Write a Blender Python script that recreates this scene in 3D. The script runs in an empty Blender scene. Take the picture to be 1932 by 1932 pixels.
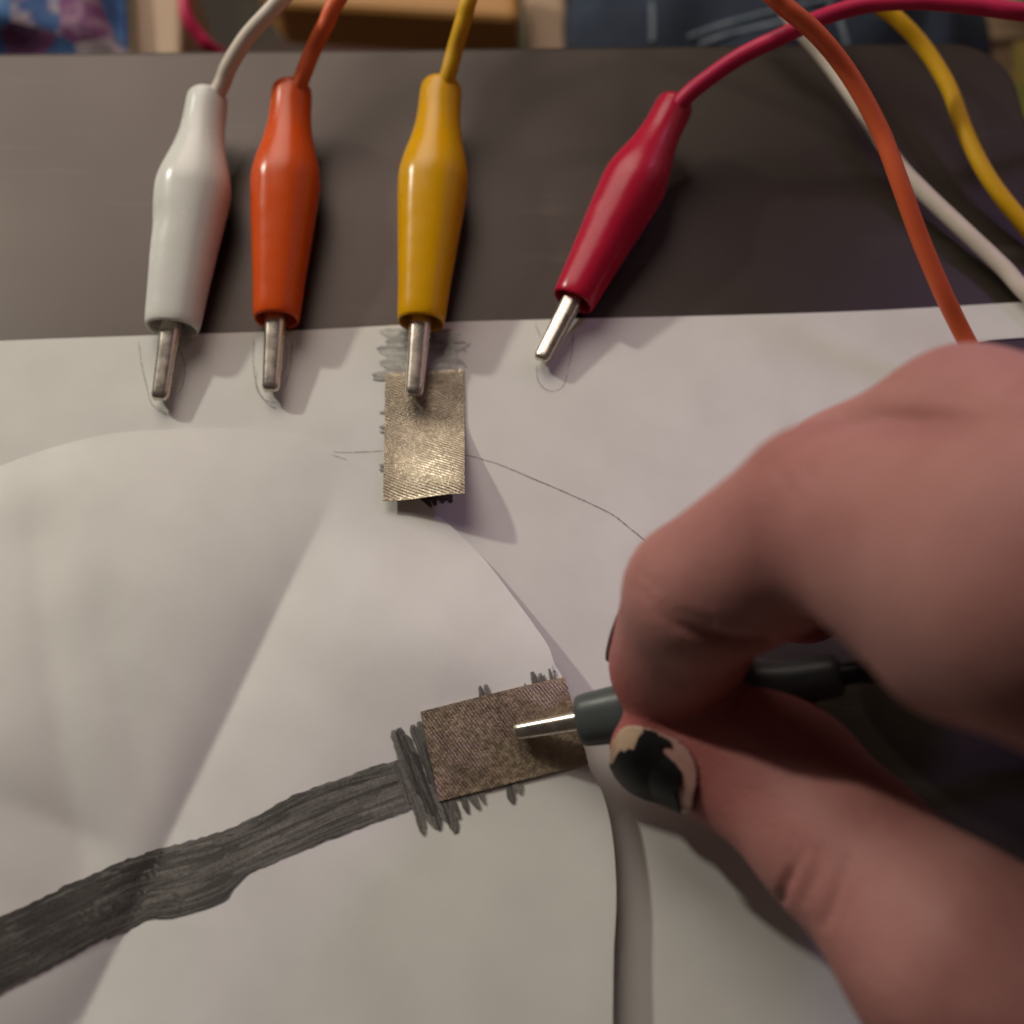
import bpy, bmesh, math, random
import numpy as np
from mathutils import Vector, Matrix
from mathutils.geometry import delaunay_2d_cdt
from mathutils.bvhtree import BVHTree

random.seed(7); RNG = np.random.default_rng(7)
MM = 0.001
scene = bpy.context.scene
COL = scene.collection
rad = math.radians

# ------------------------------------------------------------------ camera
PITCH, FOV, PXMM = 68.0, 50.0, 12.5            # looking down 68 degrees; about 12.5 picture units per mm at the centre
FPX = 966 / math.tan(rad(FOV / 2)); DIST = FPX / PXMM
CF = np.array([0, math.cos(rad(PITCH)), -math.sin(rad(PITCH))])
CU = np.array([0, math.sin(rad(PITCH)), math.cos(rad(PITCH))])
CP = -CF * DIST                                 # mm
cd = bpy.data.cameras.new('camera'); cam = bpy.data.objects.new('camera', cd); COL.objects.link(cam)
cam.location = CP * MM; cam.rotation_euler = (rad(90 - PITCH), 0, 0)
cd.sensor_fit = 'HORIZONTAL'; cd.angle = rad(FOV); cd.clip_start = 0.005; cd.clip_end = 20
cd.dof.use_dof = True; cd.dof.focus_distance = 0.157; cd.dof.aperture_fstop = 10
scene.camera = cam

# ------------------------------------------------------------------ room light
world = bpy.data.worlds.new('World'); scene.world = world; world.use_nodes = True
bg = world.node_tree.nodes['Background']
bg.inputs[0].default_value = (1.0, 0.80, 0.68, 1); bg.inputs[1].default_value = 0.04

def area(name, direction, dist, size, energy, color, target=(0, 0, 0)):
    l = bpy.data.lights.new(name, 'AREA'); l.shape = 'DISK'; l.size = size; l.energy = energy; l.color = color
    o = bpy.data.objects.new(name, l); COL.objects.link(o)
    d = Vector(direction).normalized(); o.location = Vector(target) + d * dist
    o.rotation_euler = (-d).to_track_quat('-Z', 'Y').to_euler()
    return o
area('table_lamp', (-0.74, 0.57, 0.50), 0.58, 0.030, 1.40, (1.0, 0.96, 0.82))
area('ceiling_light', (-0.30, 0.72, 0.76), 0.46, 0.36, 0.28, (1.0, 0.86, 0.755), (-0.015, 0.055, 0)).data.spread = rad(75)
area('wall_light', (0.70, 0.50, 0.55), 0.6, 0.55, 0.26, (1.0, 0.71, 0.66))
area('coloured_lamp', (0.55, 0.60, 0.60), 0.36, 0.08, 0.006, (0.60, 0.40, 1.0), (0.092, 0.030, 0.06)).data.spread = rad(22)

vs = scene.view_settings
vs.view_transform = 'Standard'; vs.look = 'None'; vs.gamma = 1; vs.use_curve_mapping = False; vs.exposure = -0.04
scene.cycles.use_denoising = True

# ------------------------------------------------------------------ helpers
def W(u, v, z=0.0):
    """point (mm) at height z seen at picture position u, v of a 1932 square"""
    d = CF + np.array([(u - 966) / FPX, 0, 0]) - CU * (v - 966) / FPX
    return CP + d * ((z - CP[2]) / d[2])
def WS(u, v, zf, off=0.0):
    z = 0.0
    for _ in range(12):
        p = W(u, v, z); z = float(zf(p[0], p[1])) + off
    return W(u, v, z)
def link(o, parent=None):
    COL.objects.link(o)
    if parent: o.parent = parent
    return o
def tag(o, label=None, cat=None, group=None, kind=None):
    if label: o['label'] = label
    if cat: o['category'] = cat
    if group: o['group'] = group
    if kind: o['kind'] = kind
    return o
def mesh(name, verts, faces, mat, parent=None, smooth=True):
    """verts in mm"""
    m = bpy.data.meshes.new(name)
    m.from_pydata([tuple(float(c) * MM for c in v) for v in verts], [], [tuple(int(i) for i in f) for f in faces])
    m.update()
    if smooth: m.shade_smooth()
    o = bpy.data.objects.new(name, m); m.materials.append(mat)
    return link(o, parent)
def empty(name, loc=(0, 0, 0)):
    o = bpy.data.objects.new(name, None); o.empty_display_size = 0.005; COL.objects.link(o); o.location = Vector(loc) * MM
    return o
def sstep(a, b, x):
    t = np.clip((x - a) / (b - a), 0, 1); return t * t * (3 - 2 * t)
def catmull(pts, n=10):
    P = [np.array(p, float) for p in pts]; P = [2 * P[0] - P[1]] + P + [2 * P[-1] - P[-2]]
    out = []
    for i in range(1, len(P) - 2):
        for k in range(n):
            t = k / n; a, b, c, d = P[i - 1:i + 3]
            out.append(.5 * (2 * b + (c - a) * t + (2 * a - 5 * b + 4 * c - d) * t * t + (3 * b - a - 3 * c + d) * t ** 3))
    out.append(P[-2]); return np.array(out)

# ------------------------------------------------------------------ materials
def new_mat(name):
    m = bpy.data.materials.new(name); m.use_nodes = True
    nt = m.node_tree; return m, nt, nt.nodes['Principled BSDF']
def N(nt, typ, **kw):
    n = nt.nodes.new(typ)
    for k, v in kw.items():
        if hasattr(n, k): setattr(n, k, v)
        else: n.inputs[k.replace('_', ' ')].default_value = v
    return n
def ramp(nt, fac, stops):
    r = nt.nodes.new('ShaderNodeValToRGB'); e = r.color_ramp.elements
    while len(e) < len(stops): e.new(0.5)
    for i, (p, c) in enumerate(stops): e[i].position = p; e[i].color = (*c, 1)
    nt.links.new(fac, r.inputs[0]); return r
def coords(nt, scale=(1, 1, 1), rot=(0, 0, 0)):
    tc = nt.nodes.new('ShaderNodeTexCoord'); mp = nt.nodes.new('ShaderNodeMapping')
    mp.inputs['Scale'].default_value = scale; mp.inputs['Rotation'].default_value = rot
    nt.links.new(tc.outputs['Object'], mp.inputs[0]); return mp.outputs[0]
def noise(nt, vec, scale, detail=3, rough=.5):
    n = N(nt, 'ShaderNodeTexNoise'); n.inputs['Scale'].default_value = scale; n.inputs['Detail'].default_value = detail
    n.inputs['Roughness'].default_value = rough; nt.links.new(vec, n.inputs['Vector']); return n.outputs[0]
def bump(nt, b, h, strength, dist):
    n = nt.nodes.new('ShaderNodeBump'); n.inputs['Strength'].default_value = strength; n.inputs['Distance'].default_value = dist
    nt.links.new(h, n.inputs['Height']); nt.links.new(n.outputs[0], b.inputs['Normal']); return n
def noisy(name, c0, c1, scale, rough=.5, bmp=0, bdist=1e-4, spec=.5, vscale=(1, 1, 1), lo=.35, hi=.65, **kw):
    m, nt, b = new_mat(name); v = coords(nt, vscale); n = noise(nt, v, scale, 4)
    r = ramp(nt, n, [(lo, c0), (hi, c1)]); nt.links.new(r.outputs[0], b.inputs['Base Color'])
    b.inputs['Roughness'].default_value = rough; b.inputs['Specular IOR Level'].default_value = spec
    if bmp: bump(nt, b, noise(nt, v, scale * 3, 5), bmp, bdist)
    for k, x in kw.items(): b.inputs[k.replace('_', ' ')].default_value = x
    return m

def paper_mat():
    m, nt, b = new_mat('white_paper'); v = coords(nt)
    r = ramp(nt, noise(nt, v, 90, 3), [(.3, (.665, .662, .635)), (.7, (.73, .728, .698))])
    nt.links.new(r.outputs[0], b.inputs['Base Color'])
    b.inputs['Roughness'].default_value = .75; b.inputs['Specular IOR Level'].default_value = .25
    bump(nt, b, noise(nt, v, 1400, 6, .65), .12, 2e-4); return m
def board_mat():
    m, nt, b = new_mat('dark_board'); v = coords(nt)
    r = ramp(nt, noise(nt, v, 12, 4), [(.3, (.0125, .0098, .0065)), (.7, (.017, .0132, .0088))])
    # faint scuffs
    s = noise(nt, coords(nt, (14, 160, 1), (0, 0, rad(-38))), 1.0, 5, .6)
    rs = ramp(nt, s, [(.56, (0, 0, 0)), (.78, (.060, .052, .046))])
    s2 = noise(nt, coords(nt), 28, 2); r2 = ramp(nt, s2, [(.48, (0, 0, 0)), (.66, (1, 1, 1))])
    mu = N(nt, 'ShaderNodeMix', data_type='RGBA', blend_type='MULTIPLY'); mu.inputs[0].default_value = 1
    nt.links.new(rs.outputs[0], mu.inputs[6]); nt.links.new(r2.outputs[0], mu.inputs[7])
    ad = N(nt, 'ShaderNodeMix', data_type='RGBA', blend_type='ADD'); ad.inputs[0].default_value = 1
    nt.links.new(r.outputs[0], ad.inputs[6]); nt.links.new(mu.outputs[2], ad.inputs[7])
    nt.links.new(ad.outputs[2], b.inputs['Base Color'])
    rr = ramp(nt, noise(nt, v, 25, 4), [(.3, (.42, .42, .42)), (.7, (.50, .50, .50))])
    nt.links.new(rr.outputs[0], b.inputs['Roughness']); b.inputs['Specular IOR Level'].default_value = .62; b.inputs['Specular Tint'].default_value = (1, .85, .79, 1)
    bump(nt, b, noise(nt, v, 2600, 3), .05, 1e-4); return m
def graphite_mat(name, dark, light, cover):
    m, nt, b = new_mat(name)
    at = N(nt, 'ShaderNodeAttribute'); at.attribute_name = 'tone'
    uv = N(nt, 'ShaderNodeAttribute'); uv.attribute_name = 'along'
    mp = nt.nodes.new('ShaderNodeMapping'); mp.inputs['Scale'].default_value = (.12, 3.0, 1)
    nt.links.new(uv.outputs['Vector'], mp.inputs[0]); n1 = noise(nt, mp.outputs[0], 1.0, 2, .5)
    g = noise(nt, coords(nt), 2300, 3, .6)
    a1 = N(nt, 'ShaderNodeMath', operation='ADD'); nt.links.new(n1, a1.inputs[0]); nt.links.new(at.outputs['Fac'], a1.inputs[1])
    r = ramp(nt, a1.outputs[0], [(.45, dark), (1.15 / 1.2, light)]); nt.links.new(r.outputs[0], b.inputs['Base Color'])
    b.inputs['Roughness'].default_value = .38; b.inputs['Metallic'].default_value = .15; b.inputs['Specular IOR Level'].default_value = .7
    ma = N(nt, 'ShaderNodeMath', operation='MULTIPLY_ADD'); nt.links.new(g, ma.inputs[0]); ma.inputs[1].default_value = 1.6; ma.inputs[2].default_value = cover - .8
    mb = N(nt, 'ShaderNodeMath', operation='SUBTRACT'); mb.use_clamp = True
    mt = N(nt, 'ShaderNodeMath', operation='MULTIPLY'); nt.links.new(at.outputs['Fac'], mt.inputs[0]); mt.inputs[1].default_value = .35
    nt.links.new(ma.outputs[0], mb.inputs[0]); nt.links.new(mt.outputs[0], mb.inputs[1]); nt.links.new(mb.outputs[0], b.inputs['Alpha'])
    return m
def vinyl(name, c, rough=.2):
    m, nt, b = new_mat(name); v = coords(nt)
    r = ramp(nt, noise(nt, v, 160, 3), [(.3, tuple(x * .93 for x in c)), (.7, c)]); nt.links.new(r.outputs[0], b.inputs['Base Color'])
    rr = ramp(nt, noise(nt, v, 300, 3), [(.3, (rough,) * 3), (.7, (rough + .1,) * 3)]); nt.links.new(rr.outputs[0], b.inputs['Roughness'])
    b.inputs['Specular IOR Level'].default_value = .30
    b.inputs['Subsurface Weight'].default_value = .15; b.inputs['Subsurface Radius'].default_value = (1, .6, .4); b.inputs['Subsurface Scale'].default_value = .0008
    bump(nt, b, noise(nt, v, 260, 3), .10, 2e-4); return m
def nickel():
    m, nt, b = new_mat('nickel'); v = coords(nt)
    b.inputs['Base Color'].default_value = (.68, .61, .54, 1); b.inputs['Metallic'].default_value = 1
    rr = ramp(nt, noise(nt, coords(nt), 500, 4), [(.3, (.24,) * 3), (.7, (.34,) * 3)]); nt.links.new(rr.outputs[0], b.inputs['Roughness'])
    bump(nt, b, noise(nt, v, 500, 3), .05, 1e-4); return m
def fabric_mat(name, c0, c1):
    m, nt, b = new_mat(name); v = coords(nt)
    r = ramp(nt, noise(nt, v, 260, 5, .7), [(.3, c0), (.72, c1)]); nt.links.new(r.outputs[0], b.inputs['Base Color'])
    b.inputs['Metallic'].default_value = .78
    sp = ramp(nt, noise(nt, coords(nt, (1, 1, 1)), 1500, 3), [(.35, (.30,) * 3), (.65, (.60,) * 3)]); nt.links.new(sp.outputs[0], b.inputs['Roughness'])
    bump(nt, b, noise(nt, v, 2600, 2), .42, 1.8e-4); return m
def skin_mat():
    m, nt, b = new_mat('skin'); v = coords(nt)
    r = ramp(nt, noise(nt, v, 70, 5, .6), [(.28, (.33, .138, .125)), (.52, (.40, .185, .168)), (.75, (.46, .230, .208))])
    at = N(nt, 'ShaderNodeAttribute'); at.attribute_name = 'blush'; mx_ = N(nt, 'ShaderNodeMix', data_type='RGBA')
    nt.links.new(at.outputs['Fac'], mx_.inputs[0]); nt.links.new(r.outputs[0], mx_.inputs[6]); mx_.inputs[7].default_value = (.37, .085, .080, 1)
    nt.links.new(mx_.outputs[2], b.inputs['Base Color'])
    b.inputs['Roughness'].default_value = .58; b.inputs['Specular IOR Level'].default_value = .24
    b.inputs['Subsurface Weight'].default_value = .35; b.inputs['Subsurface Radius'].default_value = (1, .35, .2); b.inputs['Subsurface Scale'].default_value = .003
    vo = N(nt, 'ShaderNodeTexVoronoi', feature='DISTANCE_TO_EDGE'); vo.inputs['Scale'].default_value = 1100; nt.links.new(v, vo.inputs['Vector'])
    mx = N(nt, 'ShaderNodeMath', operation='ADD'); nt.links.new(vo.outputs[0], mx.inputs[0]); nt.links.new(noise(nt, v, 500, 5), mx.inputs[1])
    bump(nt, b, mx.outputs[0], .42, 3e-4); return m
M = dict(
    paper=paper_mat(), board=board_mat(), nickel=nickel(), skin=skin_mat(),
    trace=graphite_mat('graphite', (.075, .070, .063), (.29, .28, .255), .97),
    hatch=graphite_mat('graphite_pale', (.065, .061, .054), (.30, .29, .265), .92),
    painted_sheen=graphite_mat('graphite_painted_sheen', (.17, .17, .155), (.42, .42, .39), 1.05),
    line=graphite_mat('pencil_line', (.16, .145, .13), (.28, .26, .235), .52),
    white=vinyl('white_vinyl', (.74, .745, .71)), orange=vinyl('orange_vinyl', (.66, .085, .010)),
    yellow=vinyl('yellow_vinyl', (.70, .36, .001)), red=vinyl('red_vinyl', (.46, .011, .042)),
    grey=vinyl('grey_vinyl', (.070, .080, .082), .34), inside=vinyl('dark_inside', (.02, .018, .016), .6),
    w_white=vinyl('white_wire', (.70, .63, .55), .4), w_orange=vinyl('orange_wire', (.74, .14, .05), .4),
    w_yellow=vinyl('yellow_wire', (.70, .40, .012), .4), w_red=vinyl('red_wire', (.54, .02, .085), .4), w_grey=vinyl('black_wire', (.012, .012, .013), .4),
    fabric_a=fabric_mat('bronze_ribbed_fabric', (.245, .205, .150), (.42, .36, .275)),
    fabric_b=fabric_mat('copper_fabric', (.29, .225, .160), (.52, .42, .31)),
    nail=noisy('nail', (.37, .195, .17), (.43, .245, .215), 300, .28),
    nail_tip=noisy('nail_tip', (.43, .30, .205), (.47, .33, .23), 400, .35),
    polish=noisy('black_polish', (.004, .004, .004), (.008, .007, .007), 500, .45, spec=.25),
)

# ------------------------------------------------------------------ board
def build_board():
    th = 9.0; z1 = 0.0
    A = W(0, 97, z1); B = W(1850, 76, z1); R = W(1928, 190, z1)
    ex = (B - A); ex[2] = 0; ex /= np.linalg.norm(ex); ey = np.array([-ex[1], ex[0], 0])
    xr = float(np.dot(R - A, ex)); xl, yb, cr = -60.0, -330.0, 11.0
    def arc(cx, cy, a0, a1, r, n=10): return [(cx + r * math.cos(rad(a0 + (a1 - a0) * i / n)), cy + r * math.sin(rad(a0 + (a1 - a0) * i / n))) for i in range(n + 1)]
    def outline(ins):
        r = cr - ins
        return arc(xr - cr, -cr, 0, 90, r) + arc(xl + cr, -cr, 90, 180, r) + arc(xl + cr, yb + cr, 180, 270, r) + arc(xr - cr, yb + cr, 270, 360, r)
    rings = [(1.2, 0), (.55, -.16), (.16, -.55), (0, -1.2), (0, -th + 1.2), (.5, -th + .2), (1.4, -th)]
    V, Fc = [], []; n = 44
    for ins, z in rings:
        for x, y in outline(ins): V.append(A + ex * x + ey * y + np.array([0, 0, z]))
    for k in range(len(rings) - 1):
        for i in range(n): Fc.append((k * n + i, k * n + (i + 1) % n, (k + 1) * n + (i + 1) % n, (k + 1) * n + i)[::-1])
    Fc.append(tuple(range(n))); Fc.append(tuple(range(len(V) - n, len(V)))[::-1])
    o = mesh('smooth_board', V, Fc, M['board'], smooth=False)
    return tag(o, 'dark brown smooth board with rounded corner lying under the paper', 'board')
build_board()

# ------------------------------------------------------------------ paper sheets
def z_low(x, y):
    return .16 + .05 * np.sin(x * .09 + .6) * np.sin(y * .07) + .05 * np.sin(x * .031 - y * .05)

FA, FB = W(652, 888, .5), W(150, 1932, .8)
FD = (FB - FA)[:2]; FL = np.linalg.norm(FD); FD = FD / FL
TOP = [W(u, v, .3)[:2] for u, v in ((-260, 1000), (0, 880), (130, 836), (240, 815), (430, 808), (560, 826), (620, 848), (720, 898), (790, 940))]
def seg_dist(x, y, poly):
    d = np.full(np.shape(x), 1e9)
    for a, b in zip(poly[:-1], poly[1:]):
        ab = b - a; t = np.clip(((x - a[0]) * ab[0] + (y - a[1]) * ab[1]) / (ab @ ab), 0, 1)
        d = np.minimum(d, np.hypot(x - a[0] - t * ab[0], y - a[1] - t * ab[1]))
    return d
def line_d(a, b):
    ab = (b - a)[:2]; n = np.hypot(*ab)
    return lambda x, y: (((x - a[0]) * ab[1] - (y - a[1]) * ab[0]) / n, ((x - a[0]) * ab[0] + (y - a[1]) * ab[1]) / n)
C1 = line_d(W(60, 930), W(175, 1660)); C2 = line_d(W(195, 1120), W(330, 1640)); C3 = line_d(W(300, 1560), W(420, 1932)); C4 = line_d(W(0, 1500), W(320, 1650))
def z_disc(x, y):
    x = np.asarray(x, float); y = np.asarray(y, float)
    d = -((x - FA[0]) * FD[1] - (y - FA[1]) * FD[0]); t = ((x - FA[0]) * FD[0] + (y - FA[1]) * FD[1])
    sd_ = seg_dist(x, y, TOP); w = 1 - np.exp(-sd_ / 10)
    ds = np.sqrt(d * d + .04)
    hr = 7.8 - 4.8 * sstep(-8, -48, y)
    zr = hr * (1 - np.exp(-ds / 17)) * sstep(-2, 26, t)
    hl = 8.0 * sstep(-26, 55, t)
    zl = hl * (1 - np.exp(-ds / 15)) * np.exp(-(d / 70) ** 2)
    z = np.where(d > 0, zr, zl)
    for c, a, wd, t0 in ((C1, 2.0, 7, 58), (C2, 1.2, 5, 40), (C4, 1.1, 6, 26)):
        q, tt = c(x, y); z = z - np.where(d < 0, 1 - np.exp(-(d / 7) ** 2), 0) * a * np.exp(-np.sqrt(q * q + .15) / wd) * sstep(-4, 10, tt) * sstep(t0 + 14, t0, tt)
    q, tt = C3(x, y); z = z + .45 * np.exp(-np.abs(q) / 4) * sstep(0, 14, tt)
    z = z + .28 * np.sin(x * .085 + y * .05 + 1) * np.sin(y * .11 + .4) + .05 * np.sin(x * .41 + y * .2) * np.sin(y * .33)
    return np.maximum(.50 + w * z, .48)

def sheet(name, poly, sp, zf, mat, thick=.1, fold=None):
    poly = [np.array(p[:2], float) for p in poly]; dense = []
    for a, b in zip(poly, poly[1:] + poly[:1]):
        n = max(1, int(np.linalg.norm(b - a) / sp)); dense += [a + (b - a) * i / n for i in range(n)]
    P = np.array(dense); ne = len(P)
    gx, gy = np.meshgrid(np.arange(P[:, 0].min(), P[:, 0].max(), sp), np.arange(P[:, 1].min(), P[:, 1].max(), sp))
    g = np.stack([gx.ravel(), gy.ravel()], 1) + RNG.uniform(-.12, .12, (gx.size, 2)) * sp
    keep = seg_dist(g[:, 0], g[:, 1], list(P) + [P[0]]) > sp * .45; g = g[keep]
    if fold is not None:
        (a, b) = fold; dd = (b - a) / np.linalg.norm(b - a); nn = np.array([-dd[1], dd[0]]); tt = np.arange(1.5, np.linalg.norm(b - a), .8)
        g = g[np.abs((g - a) @ nn) > .75]; g = np.vstack([g] + [a + tt[:, None] * dd + o * nn for o in (-.45, 0, .45)])
    pts = [Vector(p) for p in np.vstack([P, g])]
    vo, eo, fo, *_ = delaunay_2d_cdt(pts, [(i, (i + 1) % ne) for i in range(ne)], [], 1, 1e-6)
    V = [(p.x, p.y, float(zf(p.x, p.y))) for p in vo]
    Fc = [f if (vo[f[1]] - vo[f[0]]).cross(vo[f[2]] - vo[f[0]]) > 0 else f[::-1] for f in fo]
    o = mesh(name, V, Fc, mat)
    s = o.modifiers.new('thickness', 'SOLIDIFY'); s.thickness = thick * MM; s.offset = -1
    e = o.modifiers.new('crisp_rim', 'EDGE_SPLIT'); e.split_angle = rad(45)
    return o

low_px = [(-160, 655), (0, 643), (280, 633), (560, 623), (830, 608), (960, 604), (1380, 594), (1660, 585), (1932, 570), (2150, 560),
          (2150, 622), (1932, 637), (1845, 648), (1740, 700), (1600, 810), (1490, 950), (1425, 1100), (1385, 1230), (1375, 1320), (1400, 1400), (1470, 1480), (1600, 1610), (1760, 1820), (1900, 2150), (-160, 2150)]
low = sheet('paper_sheet', catmull([W(*p, .2) for p in low_px[:10]], 3).tolist() + catmull([W(*p, .2) for p in low_px[10:-1]], 3).tolist() + [W(*low_px[-1], .2)], 2.2, z_low, M['paper'])
tag(low, 'large white paper sheet lying flat on the dark board under the clips', 'paper')

disc_px = [(-260, 1000), (0, 880), (130, 836), (240, 815), (430, 808), (560, 826), (620, 848), (720, 898), (800, 948), (900, 1040), (960, 1115), (1008, 1180), (1036, 1222), (1046, 1252), (1066, 1290), (1106, 1432), (1138, 1500), (1156, 1580), (1163, 1690), (1158, 1800), (1156, 1932), (1152, 2150), (-260, 2150)]
edge = [WS(*p, z_disc)[:2] for p in disc_px]
disc = sheet('cut_paper_disc', catmull([np.append(e, 0) for e in edge[:-1]], 5).tolist() + [edge[-1]], 1.0, z_disc, M['paper'], .07, (FA[:2], FB[:2]))
tag(disc, 'creased white paper disc with lifted curved edge, on top of the large sheet', 'paper')

# ------------------------------------------------------------------ drawn graphite
def drape(o):
    bv = BVHTree.FromPolygons([v.co for v in o.data.vertices], [p.vertices[:] for p in o.data.polygons])
    def zf(x, y):
        h = bv.ray_cast(Vector((x * MM, y * MM, .05)), Vector((0, 0, -1)))
        return h[0].z / MM if h[0] else .3
    return zf
z_disc_m = drape(disc); z_low_m = drape(low)
class Strokes:
    def __init__(s, zf, base=.10): s.zf = zf; s.base = base; s.V = []; s.F = []; s.tone = []; s.al = []; s.k = 0
    def add(s, pts, width, tone=0.0, off=None, taper=(.5, .35), wob=.12, step=.7):
        """pts: picture positions; width in mm"""
        P = np.array([WS(u, v, s.zf)[:2] for u, v in pts])
        if len(P) > 2: P = catmull([np.append(p, 0) for p in P], 8)[:, :2]
        L = np.concatenate([[0], np.cumsum(np.linalg.norm(np.diff(P, axis=0), axis=1))])
        n = max(3, int(L[-1] / step)); q = np.linspace(0, L[-1], n)
        X = np.interp(q, L, P[:, 0]); Y = np.interp(q, L, P[:, 1])
        T = np.stack([np.gradient(X), np.gradient(Y)], 1); T /= np.linalg.norm(T, axis=1)[:, None] + 1e-9
        Nn = np.stack([-T[:, 1], T[:, 0]], 1)
        if off is None: s.k += 1; off = s.base + .0012 * (s.k % 60)
        base = len(s.V); m = 3 if width > 1 else 1; cols = m + 1
        for i in range(n):
            e = min(1, taper[0] + (1 - taper[0]) * q[i] / .8, taper[1] + (1 - taper[1]) * (L[-1] - q[i]) / .8)
            w1 = width * .5 * e * (1 + wob * RNG.uniform(-1, 1)); w2 = width * .5 * e * (1 + wob * RNG.uniform(-1, 1))
            for j in range(cols):
                t = -w1 + (w1 + w2) * j / m; x, y = X[i] + Nn[i, 0] * t, Y[i] + Nn[i, 1] * t
                s.V.append((x, y, float(s.zf(x, y)) + off)); s.tone.append(tone); s.al.append((q[i] + s.k * 13.7, t, 0))
        for i in range(n - 1):
            for j in range(m): a = base + i * cols + j; s.F.append((a, a + cols, a + cols + 1, a + 1)[::-1])
        return s
    def build(s, name, mat, parent):
        o = mesh(name, s.V, s.F, mat, parent)
        a = o.data.attributes.new('tone', 'FLOAT', 'POINT'); a.data.foreach_set('value', np.array(s.tone, np.float32))
        b = o.data.attributes.new('along', 'FLOAT_VECTOR', 'POINT'); b.data.foreach_set('vector', np.array(s.al, np.float32).ravel())
        return o
R = random.uniform
# broad trace towards the lower left
s = Strokes(z_disc_m)
cl = [(-60, 1835), (60, 1775), (150, 1728), (250, 1680), (340, 1652), (430, 1618), (520, 1575), (620, 1530), (720, 1495), (800, 1468)]
def lane(o0, o1, i0, i1, jit=2):
    n = i1 - i0 + 1; out = []
    for k in range(n):
        u, v = cl[i0 + k]; t = k / max(1, n - 1); o = o0 + (o1 - o0) * t
        out.append((u + .40 * o + R(-jit, jit), v + .92 * o + R(-jit, jit)))
    return out
CL = catmull([(u, v, 0) for u, v in cl], 10)[:, :2]; NCL = len(CL) - 1
def half(t): return np.interp(t, [0, .15, .30, .42, .52, .60, .75, .88, 1], [56, 54, 50, 50, 44, 36, 42, 40, 36])
def lane(f0, f1, t0, t1, jit=1.5):
    out = []
    for t in np.linspace(t0, t1, max(3, int((t1 - t0) * 14))):
        u, v = CL[int(round(t * NCL))]; f = f0 + (f1 - f0) * (t - t0) / (t1 - t0); o = f * half(t)
        out.append((u + .40 * o + R(-jit, jit), v + .92 * o + R(-jit, jit)))
    return out
def tone_at(t): return float(np.interp(t, [0, .3, .5, .7, 1], [-.04, .0, .05, .13, .26]))
for i in range(12):                         # the ground coat, strokes with ragged ends
    f = -.92 + 1.84 * i / 11
    t = -.0
    while t < .97:
        t1 = min(1.0, t + R(.16, .42)); s.add(lane(f + R(-.05, .05), f + R(-.05, .05), max(0, t - .05), t1), R(1.5, 2.1), tone_at((t + t1) / 2) + R(-.10, .10), taper=(.3, .3), wob=.14); t = t1
for i in range(110):
    t = R(0, .86); t1 = min(1, t + R(.08, .26)); f = R(-.93, .93)
    s.add(lane(f, min(.95, max(-.95, f + R(-.25, .25))), t, t1), R(.3, 1.0), tone_at((t + t1) / 2) + R(-.28, .22), taper=(.15, .15), wob=.2)
for i in range(70):   # ragged rims
    t = R(0, .92); sg = random.choice((-1, 1)); f = sg * R(.86, 1.10)
    s.add(lane(f, f + sg * R(-.22, .06), t, min(1, t + R(.04, .13))), R(.2, .6), tone_at(t) + R(-.2, .15), taper=(.1, .1), wob=.25)
for i in range(12):   # loose loop strokes under the trace
    o = 8 + i * 3.4; e = R(-25, 25)
    s.add([(215 + 6 * i, 1716 + o * .30), (330, 1692 + o * .80), (415 + i, 1662 + o * .74), (470 - i * 3 + e, 1634 + o * .50 - e * .3)], R(.18, .45), R(-.12, .15), taper=(.2, .2))
s.build('graphite_trace', M['trace'], disc)
# upright hatching at the copper patch
s = Strokes(z_disc_m, .18)
for u0, v0, u1, v1, w in [(742, 1378, 800, 1570, 1.1), (752, 1374, 815, 1550, 1.3), (764, 1388, 830, 1566, 1.4), (778, 1368, 842, 1540, 1.2), (790, 1362, 850, 1530, 1.2), (744, 1440, 775, 1520, 1.0),
                         (770, 1480, 800, 1576, .9), (790, 1500, 822, 1562, 1.1), (812, 1480, 846, 1550, 1.5), (800, 1400, 835, 1500, 1.5), (775, 1420, 820, 1540, 1.6), (830, 1490, 862, 1570, 1.3), (842, 1490, 868, 1545, 1.0),
                         (862, 1480, 884, 1535, .9), (880, 1480, 905, 1527, 1.0), (896, 1475, 915, 1517, .8), (852, 1500, 858, 1572, .8), (955, 1450, 968, 1516, 1.2), (968, 1450, 984, 1498, 1.2), (872, 1486, 878, 1530, .6)]:
    s.add([(u0, v0), ((u0 + u1) / 2 + R(-2, 2), (v0 + v1) / 2), (u1, v1)], w, R(.0, .3), wob=.18)
for u0, v0, u1, v1, w in [(905, 1295, 914, 1330, .8), (916, 1292, 924, 1330, .9), (1004, 1268, 1016, 1310, .9), (1018, 1271, 1028, 1310, .8), (1026, 1274, 1034, 1310, .6), (1036, 1262, 1044, 1300, .5), (1043, 1258, 1050, 1300, .4), (990, 1290, 996, 1316, .5)]:
    s.add([(u0, v0), ((u0 + u1) / 2, (v0 + v1) / 2), (u1, v1)], w, R(.05, .3), wob=.2)
s.build('graphite_hatching', M['hatch'], disc)
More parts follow.
